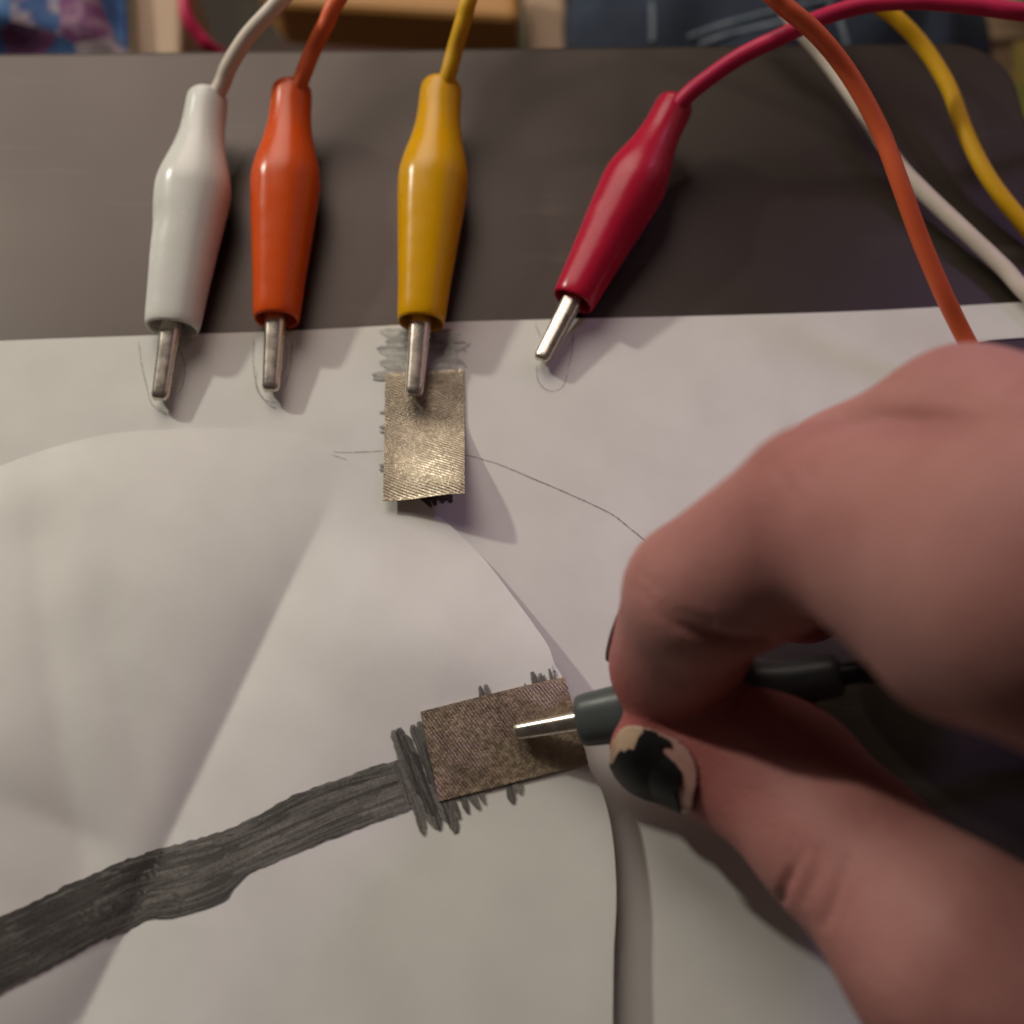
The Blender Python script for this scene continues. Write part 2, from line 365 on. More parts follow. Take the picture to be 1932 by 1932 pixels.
# graphite pad under the yellow clip, its sheen painted in as paler grey
s = Strokes(z_low_m)
rows = 17
for i in range(rows):
    v = 624 + i * 5.4; l = 716 + R(-10, 12); r = 868 + R(-16, 8) - (8 if i < 2 else 0)
    s.add([(l, v + R(-5, 3)), (790, v + R(-2, 2)), (r, v + R(-4, 6))], R(.75, 1.15), R(-.1, .35), taper=(.15, .15), wob=.25)
for i in range(26):
    u = R(725, 850); v = R(628, 700); s.add([(u, v), (u + R(10, 30), v + R(-10, 10)), (u + R(30, 50), v + R(-8, 8))], R(.4, .9), R(-.25, .3), taper=(.2, .2), wob=.3)
for v in (704, 712, 776, 803, 812, 876, 884, 884): s.add([(R(697, 716) if v < 720 else 716, v + 3), (745, v)], .8, R(.0, .2), taper=(.3, 1))
s.build('graphite_pad', M['painted_sheen'], low)
s = Strokes(z_low_m)
for u, v in ((800, 968), (812, 966), (822, 954), (836, 950), (851, 949)): s.add([(u - 14, v - 45), (u, v)], 1.0, R(-.3, -.1), taper=(1, .5))
for i in range(5): s.add([(770 + i * 8, 925), (800 + i * 11, 944 + R(-2, 2))], 1.1, -.3)
s.build('graphite_pad', M['trace'], low)
# thin pencil lines
def pencil(pp, zf, parent, w=.16, tone=.1, name='pencil_line'):
    s = Strokes(zf)
    for p, ww in pp: s.add(p, ww * w, tone, off=.05, taper=(.5, .5), wob=.35, step=.5)
    return s.build(name, M['line'], parent)
pencil([([(262, 645), (268, 690), (277, 730), (288, 765), (314, 784)], 1), ([(338, 655), (349, 690), (344, 730), (334, 745)], 1), ([(288, 765), (300, 770), (318, 786)], 1)], z_low_m, low)
pencil([([(479, 640), (478, 690), (487, 735), (505, 762), (522, 772)], 1.3), ([(551, 645), (548, 690), (538, 730)], 1.2), ([(486, 700), (483, 730), (500, 755), (530, 760)], .8), ([(541, 648), (540, 700)], .8)], z_low_m, low)
pencil([([(1010, 612), (1022, 640)], 1), ([(1082, 628), (1078, 670), (1070, 700)], 1), ([(1012, 690), (1016, 720), (1035, 738), (1060, 732), (1071, 705)], .9)], z_low_m, low)
pencil([([(620, 853), (660, 854), (722, 851)], 1.2), ([(878, 858), (940, 876), (1010, 905), (1080, 935), (1150, 968), (1180, 990), (1225, 1027), (1290, 1080)], 1.3)], z_low_m, low)
pencil([([(624, 858), (655, 868)], .8)], z_disc_m, disc)

# ------------------------------------------------------------------ conductive fabric patches
def z_pa(x, y):
    a = W(800, 790)[1]; b = W(800, 945)[1]; xl = W(735, 900)[0]; xr = W(877, 900)[0]
    k = sstep(a, b, y); e = .35 + .65 * sstep(xl, xr, x)
    return np.maximum(z_low(x, y) + .25 + 4.8 * k * e, .85 * sstep(W(800, 880)[1], W(800, 905)[1], y))
def z_pb(x, y): return z_disc(x, y) + .28
def patch(name, px, zf, mat, per, ang, amp, nu, nv):
    c = [WS(*p, zf)[:2] for p in px]; V = []; Fc = []; mid = sum(c) / 4
    for j in range(nv + 1):
        for i in range(nu + 1):
            a, b = i / nu, j / nv
            p = (c[0] * (1 - a) + c[1] * a) * (1 - b) + (c[3] * (1 - a) + c[2] * a) * b
            fr = RNG.uniform(-.03, .03) if i in (0, nu) or j in (0, nv) else 0
            p = p + fr * .8
            ph = (p[0] * math.sin(ang) + p[1] * math.cos(ang)) / per * 2 * math.pi
            m = (.85 + .15 * math.sin(p[0] * .5 + p[1] * .9)) * min(1, 30 * min(b, 1 - b))
            V.append((p[0], p[1], float(zf(p[0], p[1])) + .12 + amp * m * math.sin(ph)))
    for j in range(nv):
        for i in range(nu):
            a = j * (nu + 1) + i; Fc.append((a, a + nu + 1, a + nu + 2, a + 1))
    o = mesh(name, V, Fc, mat)
    sd = o.modifiers.new('thickness', 'SOLIDIFY'); sd.thickness = .18 * MM; sd.offset = -1
    e = o.modifiers.new('crisp_rim', 'EDGE_SPLIT'); e.split_angle = rad(60)
    return o
pa = patch('fabric_patch', [(727, 705), (875, 697), (877, 932), (723, 945)], z_pa, M['fabric_a'], .44, rad(27), .050, 150, 250)
tag(pa, 'bronze ribbed conductive fabric rectangle under the yellow clip tip', 'fabric patch', 'conductive fabric patches')
pb = patch('fabric_patch', [(793, 1343), (1065, 1277), (1110, 1440), (829, 1512)], z_pb, M['fabric_b'], .42, rad(52), .042, 240, 150)
tag(pb, 'copper coloured fabric rectangle under the grey clip tip by the hand', 'fabric patch', 'conductive fabric patches')

# ------------------------------------------------------------------ clip leads
def loft(rings, close=(True, True)):
    n = len(rings[0]); V = [p for r in rings for p in r]; Fc = []
    for k in range(len(rings) - 1):
        for i in range(n): Fc.append((k * n + i, k * n + (i + 1) % n, (k + 1) * n + (i + 1) % n, (k + 1) * n + i))
    if close[0]: Fc.append(tuple(range(n))[::-1])
    if close[1]: Fc.append(tuple(range(len(V) - n, len(V))))
    return V, Fc
def tube(name, pts, r, mat, parent=None, ns=14, sub=10):
    P = catmull(pts, sub); T = np.gradient(P, axis=0); T /= np.linalg.norm(T, axis=1)[:, None]
    u = np.cross(T[0], [0, 0, 1.]); u /= np.linalg.norm(u); rings = []
    for p, t in zip(P, T):
        u = u - t * (u @ t); u /= np.linalg.norm(u); w = np.cross(t, u)
        rings.append([p + r * (u * math.cos(a) + w * math.sin(a)) for a in np.linspace(0, 2 * math.pi, ns, endpoint=False)])
    V, Fc = loft(rings); return mesh(name, V, Fc, mat, parent)
BOOT = [(0, 2.2, 2.2, 2), (.004, 2.9, 2.9, 2), (.018, 3.28, 3.28, 2), (.05, 3.42, 3.42, 2), (.13, 3.45, 3.45, 2), (.20, 3.75, 3.7, 2.05), (.27, 4.45, 4.3, 2.1), (.33, 5.25, 4.95, 2.15), (.385, 5.85, 5.4, 2.2),
        (.43, 6.02, 5.55, 2.3), (.48, 5.92, 5.45, 2.3), (.56, 5.6, 5.15, 2.35), (.66, 5.2, 4.75, 2.35), (.78, 4.8, 4.3, 2.35), (.90, 4.45, 3.95, 2.3), (.97, 4.3, 3.8, 2.3), (.99, 4.22, 3.72, 2.3), (1.0, 4.02, 3.52, 2.3), (1.0, 3.65, 3.15, 2.3), (.96, 3.5, 3.0, 2.3), (.80, 3.4, 2.9, 2.2)]
BL = 43.0
def clip_lead(colour, tip, rear, zt, zr, label, wire_pts, roll=0, grp='crocodile clip leads', dent=0, wf=.92):
    T = W(*tip, zt); Rr = W(*rear, zr); d = T - Rr; L = np.linalg.norm(d); d /= L
    sc = L / (BL + 12.2); print('clip', colour, 'scale', round(float(sc), 3))
    side = np.cross([0, 0, 1.], d); side /= np.linalg.norm(side); up = np.cross(d, side)
    cr, sr = math.cos(rad(roll)), math.sin(rad(roll)); side, up = side * cr + up * sr, up * cr - side * sr
    F0 = Rr + d * BL * sc
    G = lambda x, y, z: F0 + (d * x + side * y + up * z) * sc
    root = empty('clip_lead', (F0[0], F0[1], 0)); tag(root, label, 'clip lead', grp)
    base = np.array([F0[0], F0[1], 0])
    NS = 40; rings = []
    bs = np.array([b[0] for b in BOOT]); 
    seq = []
    for k in range(len(BOOT) - 1):
        a, b = BOOT[k], BOOT[k + 1]; n = 4 if abs(b[0] - a[0]) > .03 else 1
        for i in range(n): t = i / n; seq.append([a[j] + (b[j] - a[j]) * t for j in range(4)])
    seq.append(BOOT[-1])
    # smooth the outer profile
    S = np.array(seq); 
    for _ in range(3): S[4:-8, 1:] = .25 * S[3:-9, 1:] + .5 * S[4:-8, 1:] + .25 * S[5:-7, 1:]
    for sx, a, b, e in S:
        a = a * (1 + (wf - 1) * float(sstep(.15, .5, sx))); b = b * (1 + (wf - 1) * .5)
        a = a * (1 - (1 - wf) * .8 * float(sstep(.6, 1, sx)))
        x = (sx - 1) * BL; ring = []
        for th in np.linspace(0, 2 * math.pi, NS, endpoint=False):
            c_, s_ = math.cos(th), math.sin(th); y = a * math.copysign(abs(c_) ** (2 / e), c_); z = b * math.copysign(abs(s_) ** (2 / e), s_)
            g = 1 - dent * math.exp(-((sx - .60) / .06) ** 2) * math.exp(-((math.atan2(s_, c_) - 2.4) / .5) ** 2)
            ring.append(G(x, y * g, z * g) - base)
        rings.append(ring)
    V, Fc = loft(rings); mesh('boot', V, Fc, M[colour], root)
    # jaws: upper long half round nose, lower one beneath it
    for up_, x1, nm in ((1, 12.2, 'jaw'), (-1, 11.7, 'jaw')):
        rings = []; xs = list(np.linspace(-8, x1 - .7, 34)) + [x1 - .35, x1 - .12, x1]
        for k, x in enumerate(xs):
            t = (x + 8) / (x1 + 8); hw = (1.90 - .52 * t) * (1 if up_ > 0 else .84); h = (2.0 - .75 * t)
            e = max(0, x - (x1 - .7)) / .7; hw *= 1 - .30 * e ** 2; h *= 1 - .35 * e ** 2
            tooth = .22 * (k % 2) if 18 < k < 34 else 0
            ring = []
            for th in np.linspace(0, math.pi, 15):
                c_, s_ = math.cos(th), math.sin(th)
                ring.append((x, hw * math.copysign(abs(c_) ** .64, c_), up_ * (.18 + h * abs(s_) ** .74)))
            ring += [(x, -hw * .86, up_ * (.12 + tooth)), (x, 0, up_ * (.5 + tooth)), (x, hw * .86, up_ * (.12 + tooth))]
            rings.append([G(*p) - base for p in (ring if up_ > 0 else ring[::-1])])
        V, Fc = loft(rings); mesh(nm, V, Fc, M['nickel'], root)
    rr = G(-BL - .2, 0, 0)
    pts = [G(-BL + 4, -1.2 * 0, 0) - base]
    for p in wire_pts: pts.append((W(p[0], p[1], p[2]) if len(p) == 3 else np.array(p[1:])) - base)
    tube('wire', pts, 1.38, M['w_' + colour], root)
    return root
clip_lead('white', (303, 757), (393, 178), 1.7, 8.0, 'white plastic crocodile clip lead at far left', 
          [(418, 160, 10), (432, 125, 12), (465, 72, 15), (510, 22, 18), (552, -25, 19), (660, -130, 16), (950, -220, 6), (1280, -160, 4), (1440, -30, 8), (1500, 45, 7), (1560, 115, 5), (1632, 215, 4), (1690, 305, 3.5), (1742, 362, 3), (1820, 436, 2.5), (1890, 502, 2), (1960, 572, 2), (2150, 700, 2), (2500, 800, 2)], dent=.07, wf=1.0)
clip_lead('orange', (512, 741), (551, 163), 1.7, 8.0, 'orange plastic crocodile clip lead beside the white one',
          [(572, 140, 11), (590, 95, 13), (615, 45, 16), (643, -10, 18), (730, -110, 18), (950, -180, 20), (1230, -140, 28), (1420, -35, 33), (1480, 12, 32), (1545, 68, 29), (1605, 145, 25), (1660, 245, 21), (1698, 345, 18), (1736, 450, 14), (1778, 550, 10), (1822, 640, 6), (1875, 740, 3.5), (2000, 900, 2.5), (2250, 1000, 2.5)])
clip_lead('yellow', (782, 750), (833, 158), 2.2, 8.2, 'yellow plastic crocodile clip lead touching the ribbed fabric',
          [(846, 140, 11), (858, 95, 13), (874, 40, 16), (890, -15, 18), (930, -90, 16), (1100, -170, 10), (1380, -150, 8), (1560, -50, 10), (1640, 0, 11), (1695, 38, 10), (1745, 92, 8), (1790, 165, 6.5), (1822, 250, 5), (1862, 330, 4), (1915, 402, 3), (1990, 480, 2), (2200, 600, 2), (2500, 640, 2)])
clip_lead('red', (1021, 683), (1277, 192), 1.7, 8.0, 'crimson plastic crocodile clip lead lying slanted on the board',
          [(1297, 180, 11), (1340, 145, 13), (1400, 105, 15), (1480, 66, 18), (1560, 30, 18), (1640, 8, 19), (1740, 2, 21), (1850, 12, 22), (1960, 24, 22), (2200, 20, 18), (2500, -20, 12)], roll=14)
clip_lead('grey', (972, 1382), (1588, 1272), 5.6, 23.0, 'dark grey crocodile clip lead pinched between finger and thumb',
          [(1630, 1268, 24), (1700, 1276, 23), (1770, 1300, 20), (1850, 1330, 14), (1960, 1370, 7), (2150, 1420, 3), (2500, 1450, 2)], roll=-12, wf=1.02)

# ------------------------------------------------------------------ the hand (one continuous surface)
def Wm(u, v, z): return W(u, v, z)
J = dict(
    iM=Wm(1990, 1085, 68), iP=Wm(1556, 972, 50), iD=Wm(1318, 1122, 34), iT=Wm(1264, 1252, 16.5),
    mM=Wm(2250, 985, 62), mP=Wm(1822, 826, 44), mD=Wm(1600, 915, 34), mT=Wm(1515, 1110, 15),
    rM=Wm(2460, 1010, 58), rP=Wm(2130, 880, 40), rD=Wm(1930, 980, 26), rT=Wm(1900, 1090, 14),
    lM=Wm(2640, 1070, 52), lP=Wm(2360, 940, 36), lD=Wm(2190, 980, 24), lT=Wm(2200, 1070, 13),
    tT=Wm(1246, 1408, 12), tm=Wm(1402, 1428, 14), tI=Wm(1582, 1586, 22), tM=Wm(1822, 1826, 32), tC=Wm(2440, 2160, 42),
    wr=Wm(2740, 1560, 58), wr2=Wm(2700, 1420, 60), fa=Wm(3500, 2050, 62),
)
for a, b in (('iM', 'iP'), ('iP', 'iD'), ('iD', 'iT'), ('mP', 'mD'), ('mM', 'mP'), ('mD', 'mT'), ('tT', 'tI'), ('tI', 'tM'), ('tM', 'tC'), ('iM', 'wr')):
    print('bone', a, b, round(float(np.linalg.norm(J[a] - J[b])), 1))
def build_hand():
    vox = .72
    lo = np.array([J['tT'][0] - 14, J['tM'][1] - 55, -1.0]); hi = np.array([J['fa'][0] - 22, J['rP'][1] + 22, 92.0])
    nx, ny, nz = [int(v) for v in np.ceil((hi - lo) / vox)]
    X = (lo[0] + vox * np.arange(nx)).astype(np.float32)[:, None, None]; Y = (lo[1] + vox * np.arange(ny)).astype(np.float32)[None, :, None]; Z = (lo[2] + vox * np.arange(nz)).astype(np.float32)[None, None, :]
    def cone(a, b, r1, r2, flat=None, k=1.0):
        a = np.asarray(a, float); b = np.asarray(b, float)
        ba = b - a; L2 = float(ba @ ba)
        px, py, pz = X - np.float32(a[0]), Y - np.float32(a[1]), Z - np.float32(a[2])
        h = np.clip((px * np.float32(ba[0]) + py * np.float32(ba[1]) + pz * np.float32(ba[2])) / np.float32(L2), 0, 1)
        dx, dy, dz = px - h * np.float32(ba[0]), py - h * np.float32(ba[1]), pz - h * np.float32(ba[2])
        d2 = dx * dx + dy * dy + dz * dz
        if flat is not None:
            n = np.asarray(flat, float); n = n / np.linalg.norm(n)
            c = dx * np.float32(n[0]) + dy * np.float32(n[1]) + dz * np.float32(n[2]); d2 = d2 + c * c * np.float32(k * k - 1)
        return np.sqrt(d2) - (np.float32(r1) + h * np.float32(r2 - r1))
    def smin(a, b, k):
        h = np.clip(.5 + .5 * (b - a) / k, 0, 1); return b + (a - b) * h - k * h * (1 - h)
    mix = lambda a, b, t: J[a] * (1 - t) + J[b] * t
    # palm, thenar mass and forearm
    P = cone(J['iM'], J['wr'], 12.8, 14.5)
    P = smin(P, cone(J['mM'], J['wr2'], 12.2, 14.5), 6)
    P = smin(P, cone(J['rM'], J['wr2'], 11.4, 14), 6)
    P = smin(P, cone(J['lM'], J['wr2'] + [8, 6, -4], 10.4, 13.5), 6)
    P = smin(P, cone(J['tC'], J['wr'], 14, 15.5), 8)
    P = smin(P, cone(J['wr'], J['fa'], 17.5, 21), 9)
    P = smin(P, cone(J['wr2'], J['fa'] + [0, 14, 0], 16, 20), 9)
    P = smin(P, cone(mix('tC', 'tM', .05), mix('iM', 'wr', .62), 11, 11), 7)      # the web
    def finger(m, p, d, t, r):
        F = cone(J[m], J[p], r[0], r[1]); F = smin(F, cone(J[p], J[d], r[2], r[3]), 2.2); F = smin(F, cone(J[d], J[t], r[4], r[5]), 2.0)
        return F
    pal = lambda a, b, t, o: mix(a, b, t) + np.array(o)
    IA = smin(cone(J['iM'], J['iP'], 12.4, 9.6), cone(pal('iM', 'iP', .35, (0, -6.0, -3)), pal('iM', 'iP', .70, (1.2, -5.6, 1.5)), 8.6, 7.8), 3)   # near phalanx with its palmar pad
    IB = smin(cone(J['iP'], J['iD'], 9.2, 8.5), cone(pal('iP', 'iD', .30, (1.5, -2.2, -3)), pal('iP', 'iD', .70, (1.6, -2.4, -3)), 6.0, 5.6), 2.5)
    IC = smin(cone(J['iD'], J['iT'], 8.6, 7.8), cone(pal('iD', 'iT', .45, (1.0, -1.0, 0)), J['iT'] + [.6, -1.0, 0], 7.0, 7.0), 2.5)
    I = smin(smin(IB, IC, 1.2), IA, .9)
    Mf = finger('mM', 'mP', 'mD', 'mT', (12, 10.2, 9.8, 9.0, 8.6, 7.4))
    Rf = finger('rM', 'rP', 'rD', 'rT', (11, 9.4, 9.0, 8.2, 8.0, 7.0)); Lf = finger('lM', 'lP', 'lD', 'lT', (10, 8.4, 8.0, 7.4, 7.2, 6.4))
    nt = NAILN
    Tf = cone(J['tT'], J['tm'], 7.0, 9.4, nt, 1.18); Tf = smin(Tf, cone(J['tm'], J['tI'], 9.3, 9.2, nt, 1.05), 3)
    Tf = smin(Tf, cone(J['tI'], J['tM'], 9.3, 10.8), 3); Tf = smin(Tf, cone(J['tM'], J['tC'], 11, 13.5), 5)
    Tf = smin(Tf, cone(J['tm'] + [1, 3.2, 1.5], mix('tm', 'tI', .5) + [1, 3.0, 1.5], 7.2, 7.6), 3)      # the pad of the thumb
    D = smin(I, P, 5)
    D = np.minimum(D, smin(Mf, P, 5)); D = np.minimum(D, smin(Rf, P, 5)); D = np.minimum(D, smin(Lf, P, 5)); D = smin(D, smin(Tf, P, 7), .5)
    # surface nets
    S = D < 0
    sx = np.zeros((nx - 1, ny - 1, nz - 1), np.int8)
    for i in (0, 1):
        for j in (0, 1):
            for k in (0, 1): sx += S[i:nx - 1 + i, j:ny - 1 + j, k:nz - 1 + k]
    act = (sx > 0) & (sx < 8); idx = np.argwhere(act); nid = -np.ones(act.shape, np.int32); nid[act] = np.arange(len(idx))
    acc = np.zeros((len(idx), 3)); cnt = np.zeros(len(idx)); i0, j0, k0 = idx.T
    C = [(a, b, c) for a in (0, 1) for b in (0, 1) for c in (0, 1)]
    for ca in C:
        for cb in C:
            if sum(abs(np.subtract(ca, cb))) != 1 or ca > cb: continue
            va = D[i0 + ca[0], j0 + ca[1], k0 + ca[2]]; vb = D[i0 + cb[0], j0 + cb[1], k0 + cb[2]]
            m = (va < 0) != (vb < 0); t = np.where(m, va / np.where(m, va - vb, 1), 0)
            pt = np.array(ca) + t[:, None] * (np.array(cb) - np.array(ca)); acc[m] += pt[m]; cnt[m] += 1
    V = lo + vox * (idx + acc / cnt[:, None])
    Fc = []
    for ax in range(3):
        sl = [slice(None)] * 3; s0 = list(sl); s1 = list(sl); s0[ax] = slice(0, -1); s1[ax] = slice(1, None)
        A, B = S[tuple(s0)], S[tuple(s1)]; e = np.argwhere(A != B); o1, o2 = [(1, 2), (2, 0), (0, 1)][ax]
        e = e[(e[:, o1] > 0) & (e[:, o2] > 0) & (e[:, o1] < act.shape[o1]) & (e[:, o2] < act.shape[o2])]
        flip = A[tuple(e.T)]
        q = []
        for (d1, d2) in ((1, 1), (0, 1), (0, 0), (1, 0)):
            c = e.copy(); c[:, o1] -= d1; c[:, o2] -= d2; q.append(nid[tuple(c.T)])
        q = np.stack(q, 1); q[~flip] = q[~flip][:, ::-1]; Fc.append(q[(q >= 0).all(1)])
    Fc = np.vstack(Fc)
    # relax
    E = np.vstack([Fc[:, [0, 1]], Fc[:, [1, 2]], Fc[:, [2, 3]], Fc[:, [3, 0]]]); E = np.unique(np.sort(E, 1), axis=0)
    deg = np.bincount(E.ravel(), minlength=len(V))[:, None]
    def relax(V, n, l=.5):
        for _ in range(n):
            A = np.zeros_like(V); np.add.at(A, E[:, 0], V[E[:, 1]]); np.add.at(A, E[:, 1], V[E[:, 0]]); V = V + l * (A / deg - V)
        return V
    V = relax(V, 5)
    # skin creases, cut along lines on the side turned to the viewer
    def normals(V):
        n = np.cross(V[Fc[:, 2]] - V[Fc[:, 0]], V[Fc[:, 3]] - V[Fc[:, 1]]); o = np.zeros_like(V)
        for k in range(4): np.add.at(o, Fc[:, k], n)
        return o / (np.linalg.norm(o, axis=1)[:, None] + 1e-9)
    nrm = normals(V); rel = V - CP; dep = rel @ CF; u = 966 + FPX * rel[:, 0] / dep; v = 966 - FPX * (rel @ CU) / dep
    face = sstep(-.05, .25, -(nrm * rel).sum(1) / np.linalg.norm(rel, axis=1))
    for line, depth, wd, zmin, zmax, w0 in CREASES:
        d = seg_dist(u, v, [np.array(p, float) for p in line]); ends = [np.array(line[0], float), np.array(line[-1], float)]
        dx = ends[1] - ends[0]; tt = np.clip(((u - ends[0][0]) * dx[0] + (v - ends[0][1]) * dx[1]) / (dx @ dx), 0, 1)
        k = np.exp(-(d / wd) ** 2) * (w0 + (1 - w0) * sstep(0, .7, tt)) * face * ((V[:, 2] > zmin) & (V[:, 2] < zmax))
        V = V - nrm * (depth * k)[:, None]
    V = relax(V, 1, .3)
    o = mesh('person', V, Fc, M['skin'])
    bl = sum(a * np.exp(-(np.linalg.norm(V - p, axis=1) / w) ** 2) for p, a, w in ((J['iT'] + [0, -3, -2], .85, 15), (J['tT'] + [6, 6, 2], .6, 14), (J['iP'], .3, 13), (J['mT'], .8, 14), (J['tI'], .25, 14)))
    at = o.data.attributes.new('blush', 'FLOAT', 'POINT'); at.data.foreach_set('value', np.clip(bl * .75, 0, .7).astype(np.float32))
    return o
ta = J['tI'] - J['tT']; ta /= np.linalg.norm(ta)                    # along the thumb, tip to knuckle
view = CP - J['tT']; view /= np.linalg.norm(view)
NAILN = view * .80 + np.array([-.42, -.62, 0]) ; NAILN -= ta * (NAILN @ ta); NAILN /= np.linalg.norm(NAILN)
CREASES = [
    ([(1232, 1152), (1275, 1178), (1330, 1200), (1400, 1214), (1450, 1212)], 1.1, 9, 8, 60, .15),
    ([(1521, 1592), (1500, 1630), (1478, 1675), (1470, 1705)], .85, 7, 0, 60, .3),
    ([(1597, 1610), (1585, 1660), (1565, 1715), (1552, 1745)], .7, 7, 0, 60, .5),
    ([(1431, 876), (1535, 818), (1638, 784), (1780, 796), (1932, 826)], .6, 17, 0, 95, .7),
    ([(1548, 1600), (1528, 1650), (1516, 1700)], .35, 5, 0, 60, .5), ([(1630, 1620), (1612, 1680), (1590, 1740)], .35, 6, 0, 60, .5), ([(1500, 1580), (1486, 1610)], .3, 5, 0, 60, 1),
    ([(1250, 1138), (1290, 1160), (1340, 1176)], .35, 6, 8, 60, .5), ([(1205, 1080), (1240, 1110)], .3, 6, 8, 60, 1), ([(1196, 1105), (1228, 1132)], .3, 6, 8, 60, 1),
    ([(1545, 1640), (1530, 1680)], .3, 6, 0, 60, 1), ([(1640, 1640), (1622, 1690)], .3, 6, 0, 60, 1),
    ([(1500, 850), (1530, 900)], .3, 9, 20, 90, 1), ([(1470, 880), (1500, 930)], .25, 9, 20, 90, 1),
]
hand = build_hand()
tag(hand, 'bare hand reaching in from the right, thumb and finger pinching the grey clip', 'hand')

# nails, laid on the hand's surface
def to_px(p):
    r = p - CP; d = r @ CF; return 966 + FPX * r[0] / d, 966 - FPX * (r @ CU) / d
def inside(p, poly):
    c = False; x, y = p
    for (x0, y0), (x1, y1) in zip(poly, poly[1:] + poly[:1]):
        if (y0 > y) != (y1 > y) and x < (x1 - x0) * (y - y0) / (y1 - y0) + x0: c = not c
    return c
def nail_on(bvh, centre, ax, nn, ln, wd, mask, off, mat, name, parent, n=56, lift=.25):
    """a curved plate in the frame ax (towards the tip), side, nn, lying on the surface"""
    ax = np.array(ax); nn = np.array(nn); sd = np.cross(nn, ax); V = []; id_ = {}; Fc = []
    h0 = bvh.ray_cast(Vector((centre + nn * 12) * MM), Vector(-nn), .03)
    PL = float((np.array(h0[0]) / MM - centre) @ nn); Rc = wd * .62
    def pos(a, b):
        y = b * wd / 2; fl = centre + ax * a * ln / 2 + sd * y + nn * (PL - (Rc - math.sqrt(max(.01, Rc * Rc - y * y))) - .30 * a * a)
        h = bvh.ray_cast(Vector((fl + nn * 8) * MM), Vector(-nn), .012)
        q = fl
        if h[0]:
            s_ = np.array(h[0]) / MM; q = fl + nn * max(0, (s_ - fl) @ nn)
        return q + nn * (off + lift * max(0, a))
    def vert(i, j):
        if (i, j) not in id_: V.append(pos((i / n - .5) * 2, (j / n - .5) * 2)); id_[(i, j)] = len(V) - 1
        return id_[(i, j)]
    for i in range(n):
        for j in range(n):
            a, b = (i + .5) / n * 2 - 1, (j + .5) / n * 2 - 1
            if plate(a, b) and mask(a, b, to_px(pos(a, b))): Fc.append((vert(i, j), vert(i + 1, j), vert(i + 1, j + 1), vert(i, j + 1)))
    o = mesh(name, V, Fc, mat, parent); s = o.modifiers.new('thickness', 'SOLIDIFY'); s.thickness = .25 * MM; s.offset = 1
    return o
bv = BVHTree.FromPolygons([v.co for v in hand.data.vertices], [p.vertices[:] for p in hand.data.polygons])
def plate(a, b): return (abs(a) ** 3.0 + abs(b) ** 3.0) < 1
tax = -ta
NC = J['tT'] + ta * 2.4
nail = nail_on(bv, NC, tax, NAILN, 12.0, 10.2, lambda a, b, p: True, .08, M['nail'], 'fingernail', hand)
nail_on(bv, NC, tax, NAILN, 12.05, 10.2, lambda a, b, p: a > .12 + .10 * math.sin(b * 5), .28, M['nail_tip'], 'free_edge', nail)
CHIP = [(1150, 1440), (1158, 1442), (1166, 1424), (1174, 1414), (1178, 1421), (1188, 1412), (1197, 1414), (1203, 1398), (1206, 1390), (1214, 1382), (1217, 1368), (1232, 1378), (1240, 1372), (1240, 1388), (1252, 1390), (1264, 1398), (1268, 1410), (1252, 1406), (1246, 1412),
        (1256, 1424), (1272, 1438), (1284, 1454), (1286, 1478), (1276, 1492), (1290, 1560), (1100, 1560), (1100, 1446)]
nail_on(bv, NC, tax, NAILN, 12.1, 10.3, lambda a, b, p: inside(p, CHIP), .46, M['polish'], 'nail_polish', nail, n=110)
ia = J['iT'] - J['iD']; ia /= np.linalg.norm(ia)
inn = np.array([-.58, .80, .0]); inn -= ia * (inn @ ia); inn /= np.linalg.norm(inn)
NI = J['iT'] - ia * .5
n2 = nail_on(bv, NI, ia, inn, 12, 10.5, lambda a, b, p: True, .08, M['nail'], 'fingernail', hand, n=36)
nail_on(bv, NI, ia, inn, 12, 10.5, lambda a, b, p: a > -.5 + .2 * math.sin(b * 9), .30, M['polish'], 'nail_polish', n2, n=36)

# ------------------------------------------------------------------ behind the board
def blob_sheet(name, px, z0, mat, amp, seed, thick=6, nu=40, nv=30, lab=None, cat=None):
    rs = np.random.default_rng(seed); ph = rs.uniform(0, 6, 6); c = [W(u, v, z0) for u, v in px]; V = []; Fc = []
    for j in range(nv + 1):
        for i in range(nu + 1):
            a, b = i / nu, j / nv; p = (c[0] * (1 - a) + c[1] * a) * (1 - b) + (c[3] * (1 - a) + c[2] * a) * b
            e = min(a, 1 - a, b, 1 - b); dome = sstep(0, .22, e)
            V.append(p + np.array([0, 0, amp * (math.sin(p[0] * .11 + ph[0]) * math.sin(p[1] * .09 + ph[1]) + .5 * math.sin(p[0] * .23 + p[1] * .13 + ph[2])) * dome + thick * dome]))
    for j in range(nv):
        for i in range(nu):
            a = j * (nu + 1) + i; Fc.append((a, a + nu + 1, a + nu + 2, a + 1))
    o = mesh(name, V, Fc, mat); s = o.modifiers.new('thickness', 'SOLIDIFY'); s.thickness = thick * MM; s.offset = -1
    if lab: tag(o, lab, cat)
    return o
